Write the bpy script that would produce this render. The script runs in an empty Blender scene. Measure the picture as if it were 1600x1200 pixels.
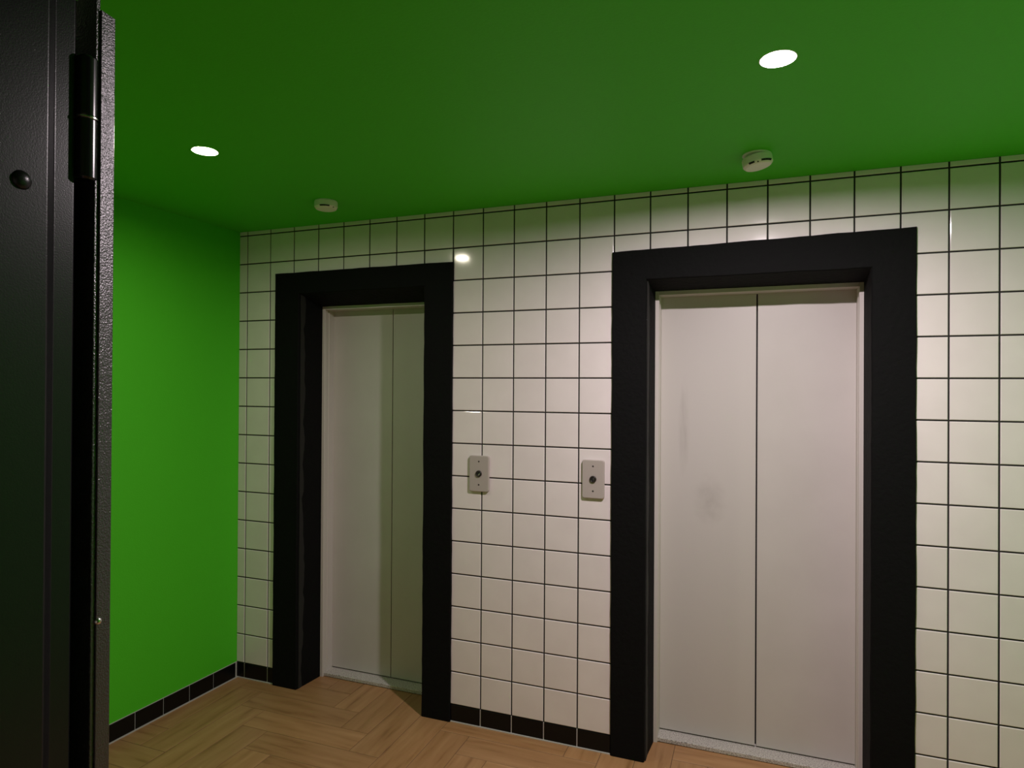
import bpy, bmesh, math, random
from mathutils import Matrix, Vector

random.seed(7)
scene = bpy.context.scene
col = scene.collection
PI = math.pi

# ------------------------------------------------------------------ camera
cam_d = bpy.data.cameras.new('camera')
cam = bpy.data.objects.new('camera', cam_d)
col.objects.link(cam)
F_PX = 1003.08
cam_d.sensor_width = 36.0
cam_d.lens = F_PX / 1600.0 * 36.0
cam_d.clip_start = 0.02
RIGHT = Vector((0.93646614, 0.35070818, 0.00591093))
DOWN = Vector((0.00384954, 0.00657469, -0.99997098))
FWD = Vector((-0.35073687, 0.93646171, 0.00480691))
m = Matrix.Identity(4)
for r in range(3):
    m[r][0], m[r][1], m[r][2] = RIGHT[r], -DOWN[r], -FWD[r]
m[0][3], m[1][3], m[2][3] = 2.49700105, -2.67779771, 1.53796341
cam.matrix_world = m
scene.camera = cam

# ------------------------------------------------------------------ world, exposure
w = bpy.data.worlds.new('world')
scene.world = w
w.use_nodes = True
w.node_tree.nodes['Background'].inputs[0].default_value = (0.5, 0.5, 0.5, 1)
w.node_tree.nodes['Background'].inputs[1].default_value = 0.02
vs = scene.view_settings
vs.view_transform = 'Standard'
vs.look = 'None'
vs.exposure = 0.45
vs.gamma = 1.0
vs.use_curve_mapping = False
scene.cycles.use_denoising = True
scene.cycles.diffuse_bounces = 8
scene.cycles.max_bounces = 12
scene.cycles.caustics_reflective = False
scene.cycles.caustics_refractive = False

LAMP_NEAR = 2300.0      # the strong downlight in front of the right lift
LAMP_FAR = 330.0        # the weaker, warmer one in front of the left lift


# ------------------------------------------------------------------ material helpers
def mat(name, color, rough=0.5, metal=0.0, coat=0.0, spec=0.5):
    mt = bpy.data.materials.new(name)
    mt.use_nodes = True
    b = mt.node_tree.nodes['Principled BSDF']
    b.inputs['Base Color'].default_value = (*color, 1)
    b.inputs['Roughness'].default_value = rough
    b.inputs['Metallic'].default_value = metal
    b.inputs['Coat Weight'].default_value = coat
    b.inputs['Specular IOR Level'].default_value = spec
    return mt


def nodes(mt):
    nt = mt.node_tree
    return nt, nt.nodes, nt.links, nt.nodes['Principled BSDF']


def add_noise(mt, scale, detail=4, stretch=(1, 1, 1), coord='Object', rand=False):
    nt, n, l, b = nodes(mt)
    tc = n.new('ShaderNodeTexCoord')
    mp = n.new('ShaderNodeMapping')
    mp.inputs['Scale'].default_value = stretch
    l.new(tc.outputs[coord], mp.inputs['Vector'])
    if rand:
        oi = n.new('ShaderNodeObjectInfo')
        mu = n.new('ShaderNodeMath')
        mu.operation = 'MULTIPLY'
        mu.inputs[1].default_value = 57.0
        l.new(oi.outputs['Random'], mu.inputs[0])
        l.new(mu.outputs[0], mp.inputs['Location'])
    nz = n.new('ShaderNodeTexNoise')
    nz.inputs['Scale'].default_value = scale
    nz.inputs['Detail'].default_value = detail
    l.new(mp.outputs['Vector'], nz.inputs['Vector'])
    return nz


def bump(mt, nz, strength, dist=0.01):
    nt, n, l, b = nodes(mt)
    bp = n.new('ShaderNodeBump')
    bp.inputs['Strength'].default_value = strength
    bp.inputs['Distance'].default_value = dist
    l.new(nz.outputs['Fac'], bp.inputs['Height'])
    l.new(bp.outputs['Normal'], b.inputs['Normal'])


def ramp(mt, nz, stops, target='Base Color'):
    nt, n, l, b = nodes(mt)
    rp = n.new('ShaderNodeValToRGB')
    els = rp.color_ramp.elements
    while len(els) < len(stops):
        els.new(0.5)
    for e, (p, c) in zip(els, stops):
        e.position = p
        e.color = (*c, 1)
    l.new(nz.outputs['Fac'], rp.inputs['Fac'])
    if target:
        l.new(rp.outputs['Color'], b.inputs[target])
    return rp


# ------------------------------------------------------------------ materials
M_green = mat('green_wall_paint', (0.078, 0.56, 0.016), 0.6, spec=0.3)
bump(M_green, add_noise(M_green, 160, 3), 0.12, 0.004)
M_ceil = mat('green_ceiling_paint', (0.078, 0.56, 0.016), 0.6, spec=0.3)
bump(M_ceil, add_noise(M_ceil, 120, 3), 0.10, 0.004)

M_tile = mat('white_glazed_tile', (0.78, 0.74, 0.71), 0.09, spec=0.55)
nz = add_noise(M_tile, 9, 2, rand=True)
ramp(M_tile, nz, [(0.3, (0.77, 0.70, 0.695)), (0.7, (0.81, 0.74, 0.735))])
bump(M_tile, nz, 0.03, 0.004)
M_grout = mat('black_grout', (0.012, 0.011, 0.010), 0.9)
M_black_tile = mat('black_glazed_tile', (0.004, 0.004, 0.004), 0.3, spec=0.25)
M_pale_grout = mat('grey_grout', (0.50, 0.48, 0.45), 0.9)
bump(M_pale_grout, add_noise(M_pale_grout, 300, 3), 0.3, 0.002)

M_portal = mat('black_painted_plaster', (0.0026, 0.0026, 0.0028), 0.8, spec=0.15)
nz = add_noise(M_portal, 55, 6)
bump(M_portal, nz, 0.35, 0.006)

M_door = mat('grey_enamelled_steel', (0.56, 0.53, 0.50), 0.38)
nz = add_noise(M_door, 420, 3)
bump(M_door, nz, 0.05, 0.002)
nz2 = add_noise(M_door, 4, 5)
ramp(M_door, nz2, [(0.3, (0.54, 0.51, 0.48)), (0.7, (0.58, 0.55, 0.52))])
M_door_worn = mat('grey_enamelled_steel_with_smears', (0.56, 0.53, 0.50), 0.38)


def smear(mt, cx, cz, rx, rz, noise_scale, stretch):
    """mask of a worn smudge around (cx, cz) on a panel, object coordinates"""
    nt, n, l, b = nodes(mt)
    tc = n.new('ShaderNodeTexCoord')
    mp = n.new('ShaderNodeMapping')
    mp.vector_type = 'POINT'
    mp.inputs['Location'].default_value = (-cx / rx, 0, -cz / rz)
    mp.inputs['Scale'].default_value = (1 / rx, 0, 1 / rz)
    l.new(tc.outputs['Object'], mp.inputs['Vector'])
    ln = n.new('ShaderNodeVectorMath')
    ln.operation = 'LENGTH'
    l.new(mp.outputs[0], ln.inputs[0])
    mr = n.new('ShaderNodeMapRange')
    mr.inputs[1].default_value = 1.0
    mr.inputs[2].default_value = 0.0
    mr.inputs[3].default_value = 0.0
    mr.inputs[4].default_value = 1.0
    l.new(ln.outputs['Value'], mr.inputs[0])
    nz = add_noise(mt, noise_scale, 5, stretch)
    mu = n.new('ShaderNodeMath')
    mu.operation = 'MULTIPLY'
    l.new(mr.outputs[0], mu.inputs[0])
    l.new(nz.outputs['Fac'], mu.inputs[1])
    return mu


nt, n, l, b = nodes(M_door_worn)
s1 = smear(M_door_worn, 0.10, 1.36, 0.035, 0.30, 30, (3, 1, 0.4))
s2 = smear(M_door_worn, 0.21, 1.05, 0.10, 0.16, 26, (1, 1, 1))
ad = n.new('ShaderNodeMath')
ad.operation = 'ADD'
l.new(s1.outputs[0], ad.inputs[0])
l.new(s2.outputs[0], ad.inputs[1])
rp = n.new('ShaderNodeValToRGB')
rp.color_ramp.elements[0].position = 0.12
rp.color_ramp.elements[0].color = (0.56, 0.53, 0.50, 1)
rp.color_ramp.elements[1].position = 0.75
rp.color_ramp.elements[1].color = (0.43, 0.40, 0.375, 1)
l.new(ad.outputs[0], rp.inputs['Fac'])
l.new(rp.outputs[0], b.inputs['Base Color'])
bump(M_door_worn, add_noise(M_door_worn, 420, 3), 0.05, 0.002)

M_frame = mat('pale_grey_steel_frame', (0.60, 0.56, 0.52), 0.4)
M_sill = mat('speckled_threshold', (0.55, 0.52, 0.48), 0.55)
nz = add_noise(M_sill, 260, 3)
ramp(M_sill, nz, [(0.36, (0.16, 0.145, 0.13)), (0.5, (0.52, 0.49, 0.45)), (0.7, (0.64, 0.61, 0.57))])
M_void = mat('dark_shaft', (0.004, 0.004, 0.004), 0.9)

M_plank = mat('oak_look_floor_tile', (0.30, 0.19, 0.10), 0.42)
nt, n, l, b = nodes(M_plank)
nzA = add_noise(M_plank, 7, 8, (0.55, 5.0, 1), rand=True)
rpA = ramp(M_plank, nzA, [(0.22, (0.20, 0.094, 0.034)), (0.42, (0.35, 0.182, 0.076)), (0.60, (0.395, 0.212, 0.094)), (0.8, (0.45, 0.255, 0.12))], None)
oi = n.new('ShaderNodeObjectInfo')
mr = n.new('ShaderNodeMapRange')
mr.inputs[3].default_value = 0.92
mr.inputs[4].default_value = 1.08
l.new(oi.outputs['Random'], mr.inputs[0])
mx = n.new('ShaderNodeVectorMath')
mx.operation = 'SCALE'
l.new(rpA.outputs[0], mx.inputs[0])
l.new(mr.outputs[0], mx.inputs['Scale'])
l.new(mx.outputs[0], b.inputs['Base Color'])
bump(M_plank, nzA, 0.12, 0.004)
M_floor_grout = mat('floor_joint', (0.15, 0.085, 0.042), 0.9)

M_plate = mat('grey_moulded_plate', (0.43, 0.375, 0.35), 0.5)
M_dark = mat('dark_bronze', (0.02, 0.014, 0.012), 0.35)
M_chrome = mat('worn_chrome', (0.62, 0.60, 0.58), 0.22, metal=1.0)
M_screw = mat('dark_screw', (0.05, 0.045, 0.04), 0.4, metal=0.8)
M_white = mat('offwhite_plastic', (0.86, 0.83, 0.77), 0.4)
M_slot = mat('black_slot', (0.006, 0.006, 0.006), 0.7)
M_trimring = mat('white_lamp_ring', (0.82, 0.80, 0.78), 0.35)

M_leaf = mat('black_hammered_paint', (0.10, 0.096, 0.10), 0.30, metal=0.9)
nz = add_noise(M_leaf, 380, 2)
bump(M_leaf, nz, 1.0, 0.0011)
M_jamb = mat('black_satin_paint', (0.006, 0.006, 0.0065), 0.30, spec=0.32)
nz = add_noise(M_jamb, 500, 2)
bump(M_jamb, nz, 0.12, 0.001)
M_hinge = mat('black_hinge_steel', (0.007, 0.007, 0.0075), 0.22, spec=0.5)
M_offwhite = mat('offwhite_wall_paint', (0.86, 0.81, 0.79), 0.6)
bump(M_offwhite, add_noise(M_offwhite, 140, 3), 0.1, 0.004)
M_plain = mat('corridor_paint', (0.70, 0.68, 0.65), 0.6)
bump(M_plain, add_noise(M_plain, 140, 3), 0.1, 0.004)


def lamp_mat(name, color, strength):
    mt = bpy.data.materials.new(name)
    mt.use_nodes = True
    b = mt.node_tree.nodes['Principled BSDF']
    b.inputs['Base Color'].default_value = (0.8, 0.8, 0.8, 1)
    b.inputs['Emission Color'].default_value = (*color, 1)
    b.inputs['Emission Strength'].default_value = strength
    return mt


# ------------------------------------------------------------------ object helpers
def obj_from_bm(name, bm, material, parent=None, smooth=False):
    me = bpy.data.meshes.new(name)
    bmesh.ops.recalc_face_normals(bm, faces=bm.faces[:])
    bm.to_mesh(me)
    bm.free()
    me.materials.append(material)
    if smooth:
        for p in me.polygons:
            p.use_smooth = True
    o = bpy.data.objects.new(name, me)
    col.objects.link(o)
    if parent:
        o.parent = parent
    return o


def tag(o, label, cat, group=None, kind=None):
    o['label'] = label
    o['category'] = cat
    if group:
        o['group'] = group
    if kind:
        o['kind'] = kind
    return o


def empty(name, loc=(0, 0, 0), rz=0.0):
    o = bpy.data.objects.new(name, None)
    o.empty_display_size = 0.05
    col.objects.link(o)
    o.location = loc
    o.rotation_euler = (0, 0, rz)
    return o


def box(bm, x0, x1, y0, y1, z0, z1, bev=0.0, seg=1):
    r = bmesh.ops.create_cube(bm, size=1.0)
    vv = r['verts']
    for v in vv:
        v.co = Vector(((x0 + x1) / 2 + v.co.x * (x1 - x0), (y0 + y1) / 2 + v.co.y * (y1 - y0), (z0 + z1) / 2 + v.co.z * (z1 - z0)))
    if bev > 0:
        es = {e for v in vv for e in v.link_edges}
        bmesh.ops.bevel(bm, geom=list(es), offset=bev, segments=seg, affect='EDGES', profile=0.5)


def lathe(bm, profile, seg=40, cx=0, cy=0, cz=0, axis='Z'):
    """profile: list of (radius, height). closed at both ends when radius 0"""
    rings = []
    for (r, h) in profile:
        if r < 1e-6:
            p = (cx, cy, cz + h) if axis == 'Z' else (cx, cy + h, cz)
            rings.append([bm.verts.new(p)])
        else:
            ring = []
            for k in range(seg):
                a = 2 * PI * k / seg
                if axis == 'Z':
                    ring.append(bm.verts.new((cx + r * math.cos(a), cy + r * math.sin(a), cz + h)))
                else:
                    ring.append(bm.verts.new((cx + r * math.cos(a), cy + h, cz + r * math.sin(a))))
            rings.append(ring)
    for A, B in zip(rings, rings[1:]):
        for k in range(seg):
            k2 = (k + 1) % seg
            if len(A) == 1 and len(B) == 1:
                continue
            if len(A) == 1:
                bm.faces.new((A[0], B[k], B[k2]))
            elif len(B) == 1:
                bm.faces.new((A[k], A[k2], B[0]))
            else:
                bm.faces.new((A[k], A[k2], B[k2], B[k]))
    return rings


def prism(bm, pts, z0, z1):
    a = [bm.verts.new((x, y, z0)) for x, y in pts]
    b = [bm.verts.new((x, y, z1)) for x, y in pts]
    nn = len(pts)
    for k in range(nn):
        bm.faces.new((a[k], a[(k + 1) % nn], b[(k + 1) % nn], b[k]))
    bm.faces.new(a[::-1])
    bm.faces.new(b)


# ------------------------------------------------------------------ room sizes (metres)
CEIL = 2.35
X_LEFT, X_RIGHT = -0.052, 3.90
Y_BACK = -2.06          # lobby face of the wall with the entrance door
Y_END = -3.45
SKEW = math.radians(2.6)    # the left wall is a little out of square
PITCH = 0.15
GAP = 0.0056
TZ = 0.006
SKIRT = 0.078

# portals round the two lifts: outer x0 x1 top(left) top(right) ; inner x0 x1 top
PL = dict(ox0=0.190, ox1=1.203, t0=2.115, t1=2.115, ix0=0.341, ix1=1.055, it=2.006, bx0=0.358, bx1=1.118, bt=1.957)
PR = dict(ox0=1.944, ox1=3.049, t0=2.106, t1=2.124, ix0=2.087, ix1=2.905, it=1.983, bx0=2.100, bx1=2.905, bt=1.957)

# ------------------------------------------------------------------ floor
bm = bmesh.new()
box(bm, -0.35, 4.1, Y_END - 0.1, 0.40, -0.12, -0.0015)
floor = tag(obj_from_bm('floor', bm, M_floor_grout), 'oak-look herringbone floor of the lift lobby', 'floor', kind='structure')

W, L = 0.1425, 0.57
A0, B0 = 0.766, -0.23
FX0, FX1, FY0, FY1 = -0.15, X_RIGHT, Y_END, 0.172
J = 0.0012
plank_cache = {}


def plank_mesh(lx0, lx1, ly0, ly1):
    key = tuple(round(v, 4) for v in (lx0, lx1, ly0, ly1))
    if key in plank_cache:
        return plank_cache[key]
    bm = bmesh.new()
    z1, z0, c = 0.0, -0.008, 0.0012
    o = [(lx0, ly0), (lx1, ly0), (lx1, ly1), (lx0, ly1)]
    i = [(lx0 + c, ly0 + c), (lx1 - c, ly0 + c), (lx1 - c, ly1 - c), (lx0 + c, ly1 - c)]
    r0 = [bm.verts.new((x, y, z0)) for x, y in o]
    r1 = [bm.verts.new((x, y, z1 - 0.0008)) for x, y in o]
    r2 = [bm.verts.new((x, y, z1)) for x, y in i]
    for A, B in ((r0, r1), (r1, r2)):
        for k in range(4):
            bm.faces.new((A[k], A[(k + 1) % 4], B[(k + 1) % 4], B[k]))
    bm.faces.new(r2)
    me = bpy.data.meshes.new('plank')
    bm.to_mesh(me)
    bm.free()
    me.materials.append(M_plank)
    plank_cache[key] = me
    return me


def add_plank(x0, x1, y0, y1, vertical):
    cx, cy = (x0 + x1) / 2, (y0 + y1) / 2
    a0, a1, b0, b1 = max(x0, FX0), min(x1, FX1), max(y0, FY0), min(y1, FY1)
    if a1 - a0 < 0.012 or b1 - b0 < 0.012:
        return
    a0, a1, b0, b1 = a0 + J, a1 - J, b0 + J, b1 - J
    if vertical:        # local x runs along world y
        me = plank_mesh(b0 - cy, b1 - cy, -(a1 - cx), -(a0 - cx))
    else:
        me = plank_mesh(a0 - cx, a1 - cx, b0 - cy, b1 - cy)
    o = bpy.data.objects.new('plank', me)
    col.objects.link(o)
    o.parent = floor
    o.location = (cx, cy, random.uniform(-0.0004, 0.0))
    if vertical:
        o.rotation_euler = (0, 0, PI / 2)


for k in range(-9, 10):
    for nidx in range(-40, 41):
        bx, by = A0 + nidx * W + k * L, B0 - nidx * W + k * L
        add_plank(bx - L, bx, by, by + W, False)
        add_plank(bx, bx + W, by, by + L, True)

# ------------------------------------------------------------------ ceiling
bm = bmesh.new()
R_HOLE = 0.0415
LAMPS = ((2.553, -0.973), (0.716, -0.972))
edges = []
cx0, cx1, cy0, cy1 = -0.35, 4.1, Y_END - 0.1, 0.40
rings_ = [[(cx0, cy0), (cx1, cy0), (cx1, cy1), (cx0, cy1)]]
for (lx, ly) in LAMPS:
    rings_.append([(lx + R_HOLE * math.cos(2 * PI * k / 48), ly + R_HOLE * math.sin(2 * PI * k / 48)) for k in range(48)])
for rg in rings_:
    vsb = [bm.verts.new((x, y, CEIL)) for x, y in rg]
    for k in range(len(vsb)):
        edges.append(bm.edges.new((vsb[k], vsb[(k + 1) % len(vsb)])))
bmesh.ops.triangle_fill(bm, use_beauty=True, use_dissolve=False, edges=edges)
ext = bmesh.ops.extrude_face_region(bm, geom=bm.faces[:])
bmesh.ops.translate(bm, verts=[g for g in ext['geom'] if isinstance(g, bmesh.types.BMVert)], vec=(0, 0, 0.10))
box(bm, cx0, cx1, cy0, cy1, CEIL + 0.10, CEIL + 0.16)
tag(obj_from_bm('ceiling', bm, M_ceil), 'green painted ceiling of the lift lobby', 'ceiling', kind='structure')

# ------------------------------------------------------------------ tiled wall with the lifts
bm = bmesh.new()
YF, YB = TZ - 0.0025, 0.34
box(bm, -0.2, PL['ix0'] + 0.004, YF, YB, 0, CEIL)
box(bm, PL['ix1'] + 0.085, PR['ix0'] + 0.004, YF, YB, 0, CEIL)
box(bm, PR['ix1'] + 0.02, X_RIGHT + 0.1, YF, YB, 0, CEIL)
box(bm, PL['ix0'] + 0.004, PL['ix1'] + 0.085, YF, YB, PL['it'] + 0.004, CEIL)
box(bm, PR['ix0'] + 0.004, PR['ix1'] + 0.02, YF, YB, PR['it'] + 0.004, CEIL)
wall_front = tag(obj_from_bm('wall_front', bm, M_grout), 'white square-tiled wall with black grout around both lifts', 'wall', kind='structure')

tile_cache = {}


def tile_mesh(w2, h2, depth, c, material, name):
    key = (round(w2, 4), round(h2, 4), depth, c, material.name)
    if key in tile_cache:
        return tile_cache[key]
    bm = bmesh.new()
    rings = []
    for ins, y in ((0, depth), (0, c), (c * 0.3, c * 0.3), (c, 0.0)):
        rings.append([bm.verts.new((sx * (w2 - ins), y, sz * (h2 - ins))) for sx, sz in ((-1, -1), (1, -1), (1, 1), (-1, 1))])
    for A, B in zip(rings, rings[1:]):
        for k in range(4):
            bm.faces.new((A[k], A[(k + 1) % 4], B[(k + 1) % 4], B[k]))
    bm.faces.new(rings[-1])
    bmesh.ops.recalc_face_normals(bm, faces=bm.faces[:])
    me = bpy.data.meshes.new(name)
    bm.to_mesh(me)
    bm.free()
    me.materials.append(material)
    for p in me.polygons:
        p.use_smooth = False
    tile_cache[key] = me
    return me


def add_tile(x0, x1, z0, z1, material, parent, name, tilt=0.12, y=0.0):
    if x1 - x0 < 0.008 or z1 - z0 < 0.008:
        return None
    me = tile_mesh((x1 - x0) / 2, (z1 - z0) / 2, TZ, 0.0024, material, name)
    o = bpy.data.objects.new(name, me)
    col.objects.link(o)
    o.parent = parent
    o.location = ((x0 + x1) / 2, y + random.uniform(-0.0003, 0.0003), (z0 + z1) / 2)
    t = math.radians(tilt)
    o.rotation_euler = (random.uniform(-t, t), 0, random.uniform(-t, t))
    return o


Z0 = 15.52 * PITCH
GLINT_TILT = {(7, 1): (0.0, -1.75), (8, 1): (0.0, -1.75), (16, 1): (-2.4, 0.0), (17, 1): (-2.4, 0.0)}
for r in range(-1, 15):
    zt, zb = Z0 - r * PITCH, Z0 - (r + 1) * PITCH
    zt = min(zt, CEIL)
    for i in range(-1, 27):
        xa, xb = i * PITCH, (i + 1) * PITCH
        xa, xb = max(xa, X_LEFT), min(xb, X_RIGHT)
        z_lo, z_hi = zb + GAP / 2, zt - (GAP / 2 if r >= 0 else 0)
        x_lo, x_hi = xa + (GAP / 2 if i >= 0 else 0), xb - GAP / 2
        skip = False
        for P in (PL, PR):
            top = max(P['t0'], P['t1'])
            if zt <= top + 1e-4:
                # row beside the portal: trim at its sides
                if x_lo >= P['ox0'] - 0.004 and x_hi <= P['ox1'] + 0.004:
                    skip = True
                elif x_lo < P['ox0'] < x_hi:
                    x_hi = P['ox0'] + 0.003
                elif x_lo < P['ox1'] < x_hi:
                    x_lo = P['ox1'] - 0.003
            elif zb < top and x_lo > P['ox0'] - 0.004 and x_hi < P['ox1'] + 0.004:
                z_lo = min(P['t0'], P['t1']) - 0.004
        if not skip:
            t_ = add_tile(x_lo, x_hi, z_lo, z_hi, M_tile, wall_front, 'tile')
            if t_ and (i, r) in GLINT_TILT:      # tilt added to shift or hide the downlight glints on these tiles
                t_.rotation_euler = (math.radians(GLINT_TILT[(i, r)][0]), 0, math.radians(GLINT_TILT[(i, r)][1]))

# black skirting under the white tiles
bm = bmesh.new()
for a, b_ in ((X_LEFT, PL['ox0']), (PL['ox1'], PR['ox0']), (PR['ox1'], X_RIGHT)):
    box(bm, a, b_, 0.0012, YF, 0, SKIRT - 0.001)
    box(bm, a, b_, -0.006, YF, 0, 0.004)
base_front = tag(obj_from_bm('baseboard_front', bm, M_pale_grout), 'black tile skirting with grey joints below the white tiled wall', 'baseboard', kind='structure')
for i in range(-1, 27):
    xa, xb = max(i * PITCH, X_LEFT), min((i + 1) * PITCH, X_RIGHT)
    x_lo, x_hi = xa + 0.0025, xb - 0.0025
    skip = False
    for P in (PL, PR):
        if x_lo >= P['ox0'] - 0.01 and x_hi <= P['ox1'] + 0.01:
            skip = True
        elif x_lo < P['ox0'] < x_hi:
            x_hi = P['ox0']
        elif x_lo < P['ox1'] < x_hi:
            x_lo = P['ox1']
    if not skip:
        add_tile(x_lo, x_hi, 0.004, SKIRT, M_black_tile, base_front, 'skirting_tile', 0.3, -0.002)

# ------------------------------------------------------------------ left wall (green) and skirting
bm = bmesh.new()
box(bm, -0.14, 0.0, -2.30, 0.05, 0, CEIL)
wall_left = obj_from_bm('wall_left', bm, M_green)
wall_left.location = (X_LEFT, 0, 0)
wall_left.rotation_euler = (0, 0, -SKEW)
tag(wall_left, 'plain bright green wall left of the lifts', 'wall', kind='structure')

bm = bmesh.new()
box(bm, 0.0, 0.004, -2.05, 0.0, 0, SKIRT + 0.002)
box(bm, 0.0, 0.014, -2.05, 0.0, 0, 0.003)
base_left = obj_from_bm('baseboard_left', bm, M_pale_grout)
base_left.location = (X_LEFT, 0, 0)
base_left.rotation_euler = (0, 0, -SKEW)
tag(base_left, 'black tile skirting with grey joints along the green wall', 'baseboard', kind='structure')
me = tile_mesh(0.1418 / 2 - 0.0022, (SKIRT - 0.004) / 2, 0.007, 0.002, M_black_tile, 'skirting_tile')
s = -0.012
for k in range(14):
    o = bpy.data.objects.new('skirting_tile', me)
    col.objects.link(o)
    o.parent = base_left
    o.location = (0.0085, s - 0.1418 / 2, 0.004 + (SKIRT - 0.004) / 2)
    o.rotation_euler = (0, 0, PI / 2)
    s -= 0.1418

# ------------------------------------------------------------------ right wall, entrance wall, corridor
bm = bmesh.new()
box(bm, X_RIGHT, X_RIGHT + 0.14, Y_END, 0.05, 0, CEIL)
tag(obj_from_bm('wall_right', bm, M_green), 'green wall closing the lobby on the right, out of view', 'wall', kind='structure')
OPEN0, OPEN1, OPEN_H = 1.56, 3.02, 2.135
bm = bmesh.new()
box(bm, -0.3, OPEN0, -2.20, Y_BACK, 0, CEIL)
box(bm, OPEN1, X_RIGHT, -2.20, Y_BACK, 0, CEIL)
box(bm, OPEN0, OPEN1, -2.20, Y_BACK, OPEN_H, CEIL)
tag(obj_from_bm('wall_entrance', bm, M_offwhite), 'off-white wall with the entrance opening beside the black steel door', 'wall', kind='structure')
bm = bmesh.new()
box(bm, -0.3, X_RIGHT, Y_END - 0.12, Y_END, 0, CEIL)
box(bm, 0.35, 0.5, Y_END, -2.20, 0, CEIL)
tag(obj_from_bm('wall_corridor', bm, M_plain), 'plain pale corridor wall behind the viewer', 'wall', kind='structure')


# ------------------------------------------------------------------ black plaster portals
def portal(name, P, label):
    yf, yb = -0.012, 0.166

    def path(x0, x1, t0, t1, nv=46, nh=26):
        pts = [(x0, t0 * k / nv) for k in range(nv)]
        pts += [(x0 + (x1 - x0) * k / nh, t0 + (t1 - t0) * k / nh) for k in range(nh)]
        pts += [(x1, t1 * (1 - k / nv)) for k in range(nv + 1)]
        return pts

    outer = path(P['ox0'], P['ox1'], P['t0'], P['t1'])
    inner = path(P['ix0'], P['ix1'], P['it'], P['it'])
    back = path(P['bx0'], P['bx1'], P['bt'], P['bt'])
    rnd = random.Random(name)

    def jit(pts, a):
        out = []
        wob = [0, 0]
        for (x, z) in pts:
            wob = [wob[0] * 0.6 + rnd.uniform(-a, a), wob[1] * 0.6 + rnd.uniform(-a, a)]
            out.append((x + wob[0], max(0.0, z + (wob[1] if z > 0.01 else 0))))
        return out

    outer_j, inner_j = jit(outer, 0.0011), jit(inner, 0.0011)
    cxm, = ((P['ox0'] + P['ox1']) / 2,)

    def shift(pts, d):      # d > 0 pulls towards the opening centre / down
        return [(x + (d if x < cxm else -d) * (1 if abs(x - cxm) > 0.02 else 0), z - (d if z > 1.5 else 0)) for x, z in pts]

    nm = len(outer)
    bm = bmesh.new()
    loops = []
    for pts, y in ((outer_j, 0.012), (outer_j, yf + 0.004), (shift(outer_j, 0.004), yf),
                   (shift(inner_j, -0.004), yf), (inner_j, yf + 0.005), (back, yb), (shift(back, -0.012), yb)):
        loops.append([bm.verts.new((x, y, z)) for x, z in pts])
    for A, B in zip(loops, loops[1:]):
        for k in range(nm - 1):
            bm.faces.new((A[k], A[k + 1], B[k + 1], B[k]))
    o = obj_from_bm(name, bm, M_portal)
    tag(o, label, 'door surround', kind='structure')
    return o


portal('trim_1', PL, 'black painted plaster surround of the narrow left lift')
portal('trim_2', PR, 'black painted plaster surround of the wide right lift')


# ------------------------------------------------------------------ lift doors
def lift(name, P, seam, px1, label, worn):
    root = tag(empty(name, ((P['bx0'] + P['bx1']) / 2, 0.2, 0)), label, 'lift door', kind='structure')
    ox = root.location.x
    oy = root.location.y
    x0, x1, top = P['bx0'] - ox, px1 - ox, P['bt']
    f = 0.016
    ya, yb = 0.160 - oy, 0.254 - oy
    # jambs with a stepped inner return
    for sgn, xe in ((1, x0), (-1, x1)):
        bm = bmesh.new()
        pts = [(xe - sgn * 0.012, ya), (xe + sgn * (f - 0.002), ya), (xe + sgn * f, ya + 0.002), (xe + sgn * f, ya + 0.022),
               (xe + sgn * (f - 0.005), ya + 0.025), (xe + sgn * (f - 0.005), ya + 0.034), (xe + sgn * f, ya + 0.037), (xe + sgn * f, yb), (xe - sgn * 0.012, yb)]
        prism(bm, pts, 0.0, top + 0.01)
        obj_from_bm('jamb', bm, M_frame, root)
    bm = bmesh.new()
    box(bm, x0 + f, x1 - f, ya, yb, top - 0.016, top + 0.01, 0.0015)
    obj_from_bm('door_head', bm, M_frame, root)
    bm = bmesh.new()
    box(bm, x0 + f * 0.8, x1 - f * 0.8, 0.170 - oy, 0.270 - oy, 0.0, 0.019, 0.003, 2)
    obj_from_bm('threshold', bm, M_sill, root)
    zb = 0.0245
    sm = seam - ox
    sg = 0.0028 if worn else 0.0018
    for k, (a, b_) in enumerate(((x0 + f * 0.9, sm - sg), (sm + sg, x1 - f * 0.9))):
        bm = bmesh.new()
        box(bm, a, b_, 0.240 - oy, 0.262 - oy, zb, top - 0.004, 0.0015)
        bmesh.ops.translate(bm, verts=bm.verts[:], vec=(-a, 0, 0))
        o = obj_from_bm('door_panel', bm, M_door_worn if (worn and k == 0) else M_door, root)
        o.location = (a, 0, 0)
        if worn and k == 0:
            o['label'] = 'grey steel panel with faint grey smears'
    bm = bmesh.new()
    box(bm, x0 - 0.02, x1 + 0.02, 0.282 - oy, 0.295 - oy, 0.0, top + 0.03)
    obj_from_bm('shaft_backing', bm, M_void, root)
    return root


lift('door_1', PL, 0.7395, 1.118, 'narrow grey two-panel lift door in the left black surround', False)
lift('door_2', PR, 2.5145, 2.905, 'wide grey two-panel lift door in the right black surround', True)


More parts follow.
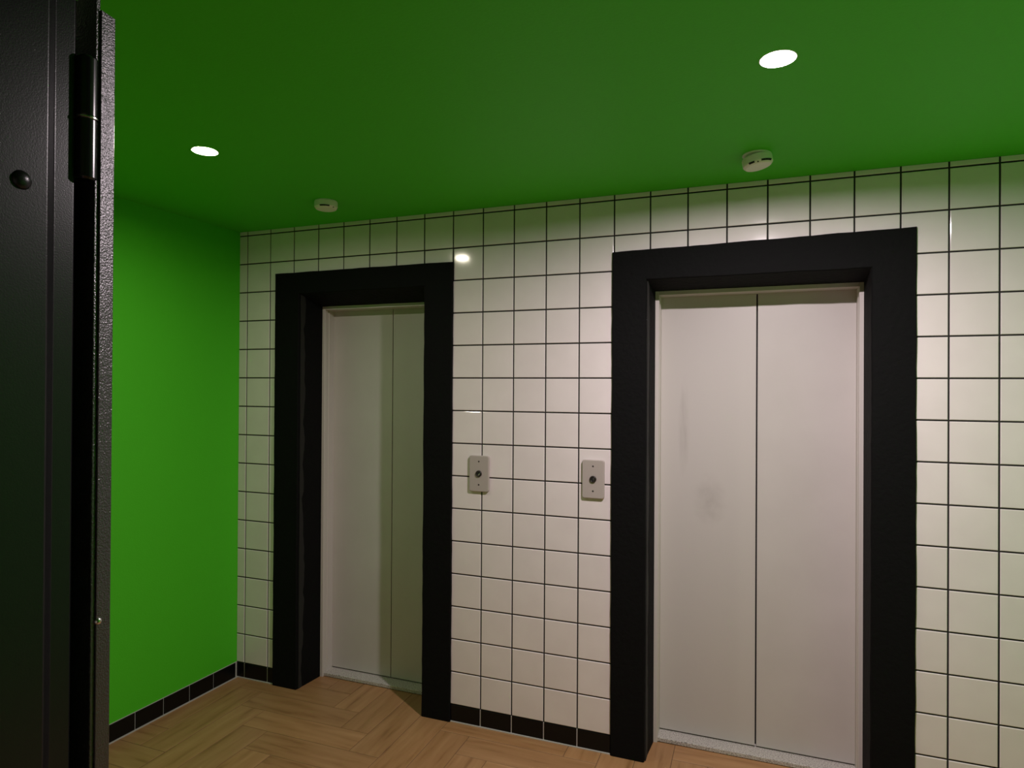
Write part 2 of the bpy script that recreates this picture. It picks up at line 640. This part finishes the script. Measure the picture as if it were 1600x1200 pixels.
# ------------------------------------------------------------------ call plates on the tiles
def call_plate(x, z, label, turn):
    root = tag(empty('call_plate', (x, -0.0005, z)), label, 'lift switch', 'call plates between the lifts')
    w2, h2, r = 0.0475, 0.081, 0.009
    pts = []
    for cx, cz, a0 in ((w2 - r, h2 - r, 0), (-w2 + r, h2 - r, 90), (-w2 + r, -h2 + r, 180), (w2 - r, -h2 + r, 270)):
        for k in range(6):
            a = math.radians(a0 + 90 * k / 5)
            pts.append((cx + r * math.cos(a), cz + r * math.sin(a)))
    bm = bmesh.new()
    rings = []
    for ins, y in ((0, 0.0), (0, -0.0095), (0.0008, -0.0112), (0.0025, -0.012)):
        fx, fz = (w2 - ins) / w2, (h2 - ins) / h2
        rings.append([bm.verts.new((px * fx, y, pz * fz)) for px, pz in pts])
    for A, B in zip(rings, rings[1:]):
        for k in range(len(pts)):
            bm.faces.new((A[k], A[(k + 1) % len(pts)], B[(k + 1) % len(pts)], B[k]))
    bm.faces.new(rings[-1])
    obj_from_bm('plate', bm, M_plate, root)
    for sz in (0.055, -0.050):
        bm = bmesh.new()
        lathe(bm, [(0.0, -0.0136), (0.0022, -0.0134), (0.0036, -0.0126), (0.0036, -0.0115)], 16, 0, 0, sz, 'Y')
        sc = obj_from_bm('screw', bm, M_screw, root)
        bm = bmesh.new()
        box(bm, -0.0028, 0.0028, -0.01385, -0.0128, sz - 0.0006, sz + 0.0006)
        obj_from_bm('screw_slot', bm, M_slot, sc)
    bm = bmesh.new()
    lathe(bm, [(0.0085, -0.0115), (0.0085, -0.0165), (0.0105, -0.0185), (0.0130, -0.0180), (0.0145, -0.0150), (0.0148, -0.0115)], 28, 0, 0, 0, 'Y')
    ring = obj_from_bm('lock_ring', bm, M_dark, root, True)
    bm = bmesh.new()
    lathe(bm, [(0.0, -0.0165), (0.0070, -0.0163), (0.0085, -0.0150), (0.0085, -0.0115)], 24, 0.0, 0, 0, 'Y')
    core = obj_from_bm('lock_core', bm, M_chrome, root, False)
    bm = bmesh.new()
    box(bm, -0.0065, 0.0015, -0.0172, -0.0155, -0.0068, 0.0068)
    bmesh.ops.rotate(bm, cent=(0, 0, 0), matrix=Matrix.Rotation(turn, 3, 'Y'), verts=bm.verts[:])
    obj_from_bm('key_slot', bm, M_slot, core)
    return root


call_plate(1.341, 1.146, 'grey switch plate with a dark key lock, next to the left lift', math.radians(40))
call_plate(1.867, 1.150, 'grey switch plate with a dark key lock, next to the right lift', math.radians(-8))


# ------------------------------------------------------------------ smoke detectors
def detector(x, y, tilt, slots, led, label):
    root = tag(empty('smoke_detector', (x, y, CEIL)), label, 'smoke detector', 'smoke detectors on the ceiling')
    bm = bmesh.new()
    lathe(bm, [(0.0, 0.0), (0.0475, 0.0), (0.0475, -0.004), (0.0460, -0.005), (0.0, -0.005)], 48)
    obj_from_bm('base', bm, M_white, root, False)
    tl = Matrix.Translation((0.045 * (1 if tilt > 0 else 0), 0, -0.008)) @ Matrix.Rotation(-math.radians(tilt), 4, 'Y') @ Matrix.Translation((-0.045 * (1 if tilt > 0 else 0), 0, 0.008))
    bm = bmesh.new()
    lathe(bm, [(0.0, -0.002), (0.0490, -0.002), (0.0500, -0.005), (0.0500, -0.026), (0.0485, -0.0295), (0.0430, -0.0350), (0.0400, -0.0362), (0.0, -0.0375)], 48)
    cap = obj_from_bm('cap', bm, M_white, root, False)
    cap.matrix_local = tl

    def arc(a0, a1, h0, h1, r0, r1):
        bm = bmesh.new()
        nseg = 10
        rows = []
        for rr, hh in ((r0 - 0.004, h0), (r0 + 0.0006, h0), (r1 + 0.0006, h1), (r1 - 0.004, h1)):
            rows.append([bm.verts.new((rr * math.cos(a0 + (a1 - a0) * k / nseg), rr * math.sin(a0 + (a1 - a0) * k / nseg), hh)) for k in range(nseg + 1)])
        for A, B in zip(rows, rows[1:] + rows[:1]):
            for k in range(nseg):
                bm.faces.new((A[k], A[k + 1], B[k + 1], B[k]))
        bm.faces.new([r_[0] for r_ in rows])
        bm.faces.new([r_[-1] for r_ in rows][::-1])
        return bm

    for a0, a1 in slots:
        obj_from_bm('vent_slot', arc(math.radians(a0), math.radians(a1), -0.0262, -0.0318, 0.0500, 0.0464), M_slot, cap)
    bm = bmesh.new()
    la = math.radians(led)
    bmesh.ops.create_uvsphere(bm, u_segments=12, v_segments=8, radius=0.0026, matrix=Matrix.Translation((0.0465 * math.cos(la), 0.0465 * math.sin(la), -0.0318)))
    obj_from_bm('indicator_light', bm, M_dark, cap, True)
    return root


# angles are world angles, -90 faces the entrance side
detector(2.508, -0.297, 10, [(-78, -28), (-128, -104), (20, 70), (110, 150)], -91, 'off-white round smoke detector on the green ceiling above the right lift')
detector(0.737, -0.325, 0, [(-86, -36), (30, 70), (98, 148), (172, 218)], -12, 'off-white round smoke detector on the green ceiling above the left lift')


# ------------------------------------------------------------------ recessed downlights
def downlight(x, y, color, strength, label):
    root = tag(empty('ceiling_downlight', (x, y, CEIL)), label, 'ceiling light', 'recessed downlights')
    bm = bmesh.new()
    # bezel: flares from the recessed lens out to a thin lip on the ceiling
    lathe(bm, [(0.0345, 0.030), (0.0345, 0.0034), (0.0405, 0.0), (0.0415, -0.0012), (0.0432, -0.0014), (0.0442, -0.0006), (0.0442, 0.0002)], 48)
    obj_from_bm('trim_ring', bm, M_trimring, root, False)
    bm = bmesh.new()
    lathe(bm, [(0.0344, 0.0036), (0.0200, 0.0028), (0.0, 0.0026)], 32)
    obj_from_bm('lens', bm, lamp_mat('lamp_lens', color, strength), root, True)
    return root


downlight(2.553, -0.973, (1.0, 0.85, 0.90), LAMP_NEAR, 'bright round recessed downlight in front of the right lift')
downlight(0.716, -0.972, (1.0, 0.90, 0.72), LAMP_FAR, 'smaller-looking round recessed downlight near the green wall, in front of the left lift')

# ------------------------------------------------------------------ entrance: black steel frame and open leaf
bm = bmesh.new()


def arc2(cx, cy, r, a0, a1, k=8):
    return [(cx + r * math.cos(math.radians(a0 + (a1 - a0) * q / k)), cy + r * math.sin(math.radians(a0 + (a1 - a0) * q / k))) for q in range(k + 1)]


prism(bm, [(1.53, -2.24), (1.615, -2.24)] + arc2(1.609, -2.096, 0.006, 0, 48) + arc2(1.6045, -2.0745, 0.0045, 230, 180) +
      arc2(1.596, -2.050, 0.004, 0, 90) + [(1.53, -2.046), (1.53, Y_BACK), (OPEN0 - 0.001, Y_BACK), (OPEN0 - 0.001, -2.20), (1.53, -2.20)], 0.0, 2.105)
prism(bm, [(3.05, -2.24), (3.05, -2.20), (OPEN1 + 0.001, -2.20), (OPEN1 + 0.001, Y_BACK), (3.05, Y_BACK), (3.05, -2.046), (2.98, -2.046), (2.98, -2.24)], 0.0, 2.105)
box(bm, 1.53, 3.05, -2.24, -2.046, 2.105, 2.135)
trim3 = tag(obj_from_bm('trim_3', bm, M_jamb), 'black steel entrance frame at the left edge of the view', 'door frame', kind='structure')
bm = bmesh.new()
lathe(bm, [(0.0, 0.0065), (0.006, 0.0058), (0.0105, 0.0035), (0.0125, 0.0), (0.0125, -0.002)], 24)
bmesh.ops.rotate(bm, cent=(0, 0, 0), matrix=Matrix.Rotation(PI / 2, 3, 'Y'), verts=bm.verts[:])
bmesh.ops.translate(bm, verts=bm.verts[:], vec=(1.615, -2.127, 1.801))
obj_from_bm('bolt_head', bm, M_jamb, trim3, True)

LX1, LY0, LY1, LTOP = 1.614, -2.028, -1.9965, 2.078
door3 = tag(empty('door_3', (1.62, -2.035, 0)), 'open black steel door leaf seen edge-on at the left', 'door', kind='structure')
off = door3.location.copy()


def child(bm, name, material, smooth=False):
    bmesh.ops.translate(bm, verts=bm.verts[:], vec=-off)
    return obj_from_bm(name, bm, material, door3, smooth)


bm = bmesh.new()
prism(bm, [(0.74, LY0 + 0.006), (LX1 + 0.0015, LY0 + 0.006), (LX1 + 0.0022, LY0 + 0.0068), (LX1 - 0.0012, LY1 - 0.002), (LX1 - 0.0032, LY1), (0.74, LY1)], 0.012, LTOP)
box(bm, 0.74, LX1 - 0.001, LY0, LY0 + 0.007, 0.012, 2.098, 0.001, 2)
child(bm, 'door_leaf', M_leaf)
HX, HY, HR = 1.602, -2.033, 0.0145
for zc in (1.918, 0.35):
    bm = bmesh.new()
    lathe(bm, [(0.0, -0.088), (HR - 0.002, -0.088), (HR, -0.085), (HR, -0.003), (HR - 0.001, -0.001)], 40, HX, HY, zc)
    child(bm, 'hinge', M_hinge, False)
    bm = bmesh.new()
    lathe(bm, [(HR - 0.001, 0.001), (HR, 0.003), (HR, 0.085), (HR - 0.002, 0.088), (0.0, 0.088)], 40, HX, HY, zc)
    child(bm, 'hinge', M_hinge, False)
    bm = bmesh.new()
    lathe(bm, [(HR - 0.001, -0.0022), (HR + 0.001, -0.0010), (HR + 0.001, 0.0010), (HR - 0.001, 0.0022)], 40, HX, HY, zc)
    child(bm, 'hinge_washer', M_chrome, False)
bm = bmesh.new()
lathe(bm, [(0.0, 0.0045), (0.0030, 0.0042), (0.0052, 0.0018), (0.0055, 0.0), (0.0055, -0.001)], 18)
bmesh.ops.rotate(bm, cent=(0, 0, 0), matrix=Matrix.Rotation(PI / 2, 3, 'Y'), verts=bm.verts[:])
bmesh.ops.translate(bm, verts=bm.verts[:], vec=(LX1, -2.018, 1.197))
child(bm, 'screw', M_chrome, True)
